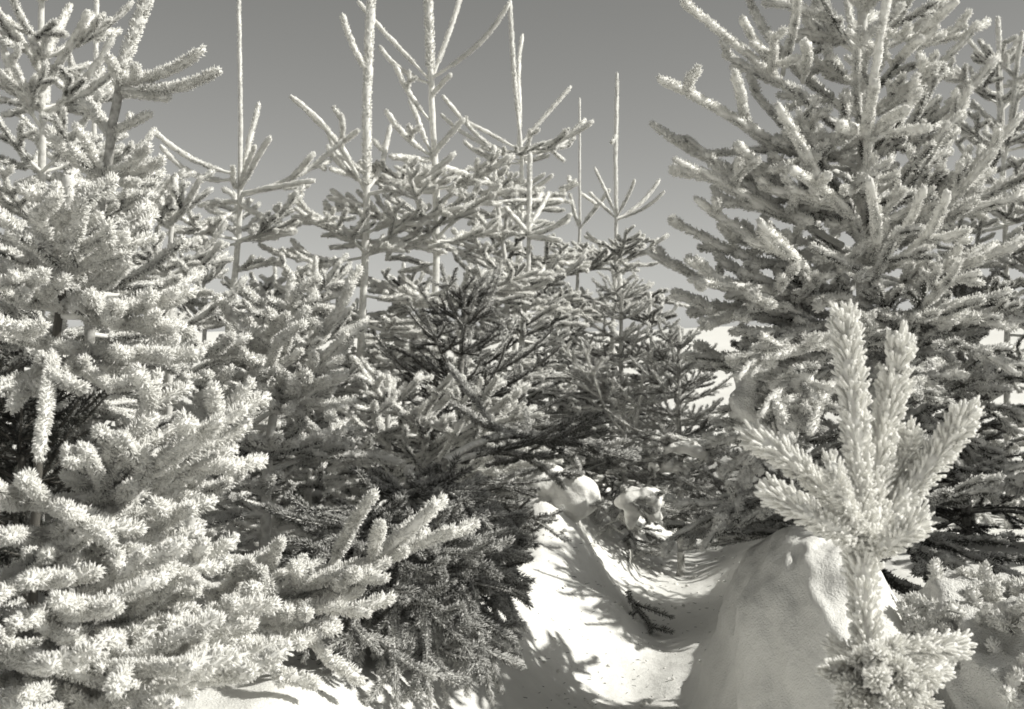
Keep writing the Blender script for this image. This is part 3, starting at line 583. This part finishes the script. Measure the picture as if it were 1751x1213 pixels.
clumps = [(940, 840, 5.2, strand([(875, 838), (920, 822), (975, 828), (1002, 850)], 14, 14, 19, 1) + strand([(885, 868), (930, 862), (985, 858)], 11, 12, 17, 2) + strand([(900, 892), (940, 886), (962, 890)], 7, 11, 13, 3) + strand([(925, 890), (935, 915), (925, 945)], 7, 16, 22, 15) + strand([(990, 850), (978, 875)], 4, 14, 8, 4), 21, 'pillow of snow weighing on low twigs above the bright snow bank'),
          (1090, 868, 5.3, strand([(1062, 858), (1095, 848), (1120, 856)], 8, 9, 12, 5) + strand([(1080, 870), (1076, 905)], 6, 10, 5, 6) + strand([(1105, 870), (1125, 885)], 4, 8, 6, 7), 23, 'small snow clump caught in dark twigs over the trail'),
          (1300, 660, 3.1, strand([(1345, 592), (1305, 605), (1285, 640), (1278, 690), (1290, 720)], 18, 12, 20, 8, 8) + strand([(1310, 630), (1300, 680)], 7, 17, 12, 9, 8), 24, 'tall soft snow clump lodged under the left edge of the big grey tree'),
          (1362, 690, 3.0, strand([(1330, 650), (1362, 640), (1380, 660), (1352, 690), (1345, 730), (1338, 752)], 18, 11, 12, 10, 5) + strand([(1362, 690), (1378, 722)], 5, 10, 9, 11), 25, 'bent finger of snow clinging to the dark hollow behind the seedling'),
          (1720, 850, 3.3, strand([(1700, 800), (1722, 812), (1748, 835)], 9, 8, 13, 12, 6), 26, 'snow clump on a low branch at the right edge above the rough mound'),
          (1130, 800, 5.9, strand([(1112, 800), (1140, 793), (1168, 803)], 8, 7, 9, 13, 3), 27, 'little cap of snow on the dark twigs beyond the trail'),
          (1010, 975, 5.0, strand([(1120, 770), (1165, 762), (1200, 775)], 8, 7, 8, 14, 4), 28, 'thin ledge of snow on a bough tip right of the trail')]
for (u, v, Y, bl, sd_, lab) in clumps:
    big = sd_ in (24, 25, 26)
    o = clump('snow_clump', at(u, v, Y), px_balls(bl, Y, u, v), sd_, .04 if big else .018, 22 if big else 20, M_CRUST if big else M_SNOW)
    tag(o, lab, 'snow clump', 'snow clumps lodged in the branches')
    rg_ = random.Random(sd_); vs = o.data.vertices
    for q in range(26 if Y < 4 else 16):
        vv = vs[rg_.randrange(len(vs))]
        if vv.normal.y > .5: continue
        l = rg_.uniform(.06, .15) if Y > 4 else rg_.uniform(.04, .08)
        tm, tl = twig_mesh(rg_.choice(('plain', 'rimed')), l, rg_.randrange(4))
        d = (Vector(vv.normal) * .5 + Vector((rg_.uniform(-.9, .9), rg_.uniform(-.8, 0), rg_.uniform(-.6, .2)))).normalized()
        w = link('twig', tm, o, frame_matrix(Vector(vv.co) - d * l * .5, d, Vector((0, 0, 1)), l / tl)); w['rime_cover'] = rg_.uniform(-.1, .5)
for (u, v0, v1, Y, lab) in [(973, 880, 914, 5.2, 'thin icicle under the narrow snow lump left of the trail'), (1079, 940, 968, 5.2, 'tiny icicle below the small snow clump over the trail')]:
    b = Buf(); p = at(u, v0, Y); n = 8
    h = (v1 - v0) * Y / F_PX; P = np.stack([.002 * np.sin(np.arange(n)), np.zeros(n), -np.linspace(0, h, n)], 1)
    tube(b, P, np.linspace(.009, .0015, n), 7, 1, 0, .3, np.random.default_rng(u))
    o = link('icicle', b.mesh('icicle', (M_ICE,))); o.location = p
    tag(o, lab, 'icicle', 'icicles under the snow clumps')

# ------------------------------------------------------------------ the young seedling in front, every shoot its own part
SY = 1.75
ST_S = dict(ln=.0225, per=2600, stem=.0065, crust=.0105, flare=.5, rings=[(0, .0012, .55), (.35, .0014, .75), (.75, .0018, .95), (.93, .0017, 1.)], a0=46, a1=36)
sb = at(1500, 1213, SY); sb.z = min(sb.z, gz(sb.x, SY) + .25)
seed_t = tree_root('young fir seedling in front with upright white shoots like bottle brushes', sb, 'fir seedling', None, 'fir_seedling')
def seed_shoot(pts, seed, thick=1.0, name='shoot', t0=0.0, rc=1.0):
    rng = np.random.default_rng(seed)
    P = np.array([list(at(u, v, SY + dy)) for u, v, dy in pts]); t = np.linspace(0, 1, len(P)); tt = np.linspace(0, 1, 14)
    if len(P) > 2:
        P = np.stack([np.polyval(np.polyfit(t, P[:, q], min(2, len(P) - 1)), tt) for q in range(3)], 1)
    o0 = P[0].copy(); b = Buf(); shoot(b, P - o0, ST_S, rng, t0, thick * 1.14, k=5)
    o = link(name, b.mesh(name), seed_t); o.location = Vector(o0) - sb; o['rime_cover'] = rc
    return o
seed_shoot([(1500, 1190, .0), (1478, 1050, 0), (1476, 900, 0)], 1, 1.12, 'stem')
seed_shoot([(1476, 930, 0), (1462, 720, -.01), (1443, 545, 0)], 2, 1.0)
seed_shoot([(1480, 930, 0), (1510, 740, .02), (1541, 595, .0)], 3, 1.08)
seed_shoot([(1472, 910, 0), (1390, 820, -.02), (1290, 752, 0)], 4, .95)
seed_shoot([(1470, 930, 0), (1400, 890, -.06), (1322, 848, -.05)], 5, .95)
seed_shoot([(1484, 920, 0), (1575, 820, .02), (1655, 712, 0)], 6, 1.0)
seed_shoot([(1484, 920, 0), (1530, 830, .05), (1555, 748, .03)], 7, .85)
seed_shoot([(1480, 945, 0), (1530, 925, -.06), (1570, 898, -.08)], 8, .95)
seed_shoot([(1478, 925, 0), (1440, 850, -.08), (1420, 790, -.1)], 9, .7)
seed_shoot([(1490, 1120, 0), (1570, 1110, -.03), (1636, 1108, -.02)], 10, .9, rc=.4)
for q, (u, v, dy) in enumerate([(1420, 1150, -.08), (1450, 1185, -.14), (1545, 1150, -.14), (1590, 1165, -.05), (1500, 1120, -.16), (1560, 1210, -.1), (1440, 1215, -.1), (1520, 1200, -.16), (1610, 1150, .05), (1470, 1130, -.1), (1530, 1110, -.05), (1480, 1230, -.16), (1590, 1215, -.1), (1430, 1110, .02), (1565, 1185, -.16), (1500, 1165, -.2)]):
    seed_shoot([(1495, 1160, 0), ((1495 + u) / 2, (1160 + v) / 2 - 8, dy / 2), (u, v, dy)], 30 + q, .72, rc=.35)

lb = Buf(); lr = np.random.default_rng(5); n = 1300
lx = lr.uniform(-.9, 1.6, n); ly = lr.uniform(2.6, 6.6, n); O = np.stack([lx, ly, ground_z(lx, ly) + .003], 1)
D = np.stack([lr.normal(size=n), lr.normal(size=n), lr.uniform(-.05, .2, n)], 1); D /= np.linalg.norm(D, axis=1)[:, None]
add_needles(lb, O, D, lr.uniform(.010, .022, n), [(0, .0009, -.6), (.7, .0009, -.6)], 3, lr, np.zeros(n))
lo = link('fallen_needles', lb.mesh('fallen_needles')); lo['kind'] = 'stuff'; lo['label'] = 'dark spruce needles fallen on the snow'; lo['category'] = 'fallen needles'
cb = Buf(); n = 700; V1, F1 = ico(1)
cx = lr.normal(.35, .55, n); cy = lr.uniform(3.0, 6.5, n); cr_ = .003 + .011 * lr.random(n) ** 4
for q in range(n):
    cb.add(V1 * cr_[q] * lr.uniform(.7, 1.2, (len(V1), 1)) * np.array([1, 1, .7]) + np.array([cx[q], cy[q], float(ground_z(cx[q], cy[q])) + cr_[q] * .3]), F1, np.ones(len(V1)))
co = link('snow_crumbs', cb.mesh('snow_crumbs', (M_SNOW,))); co['kind'] = 'stuff'; co['label'] = 'crumbs of snow shaken from the boughs onto the trail'; co['category'] = 'snow crumbs'
p0 = Vector((.47, 5.0, gz(.47, 5.0) + .05)); p1 = Vector((.52, 4.62, gz(.52, 4.62) + .012))
tm, tl = twig_mesh('plain', .3, 1)
ft = link('fallen_twig', tm, None, frame_matrix(p0, p1 - p0, Vector((0, 0, 1)), (p1 - p0).length / tl)); ft['rime_cover'] = -.3
tag(ft, 'dark fallen twig lying on the shaded snow of the trail', 'fallen twig')

print('twigs', N_TWIG, 'objects', len(bpy.data.objects), 'tris', sum(len(m.polygons) for m in bpy.data.meshes))
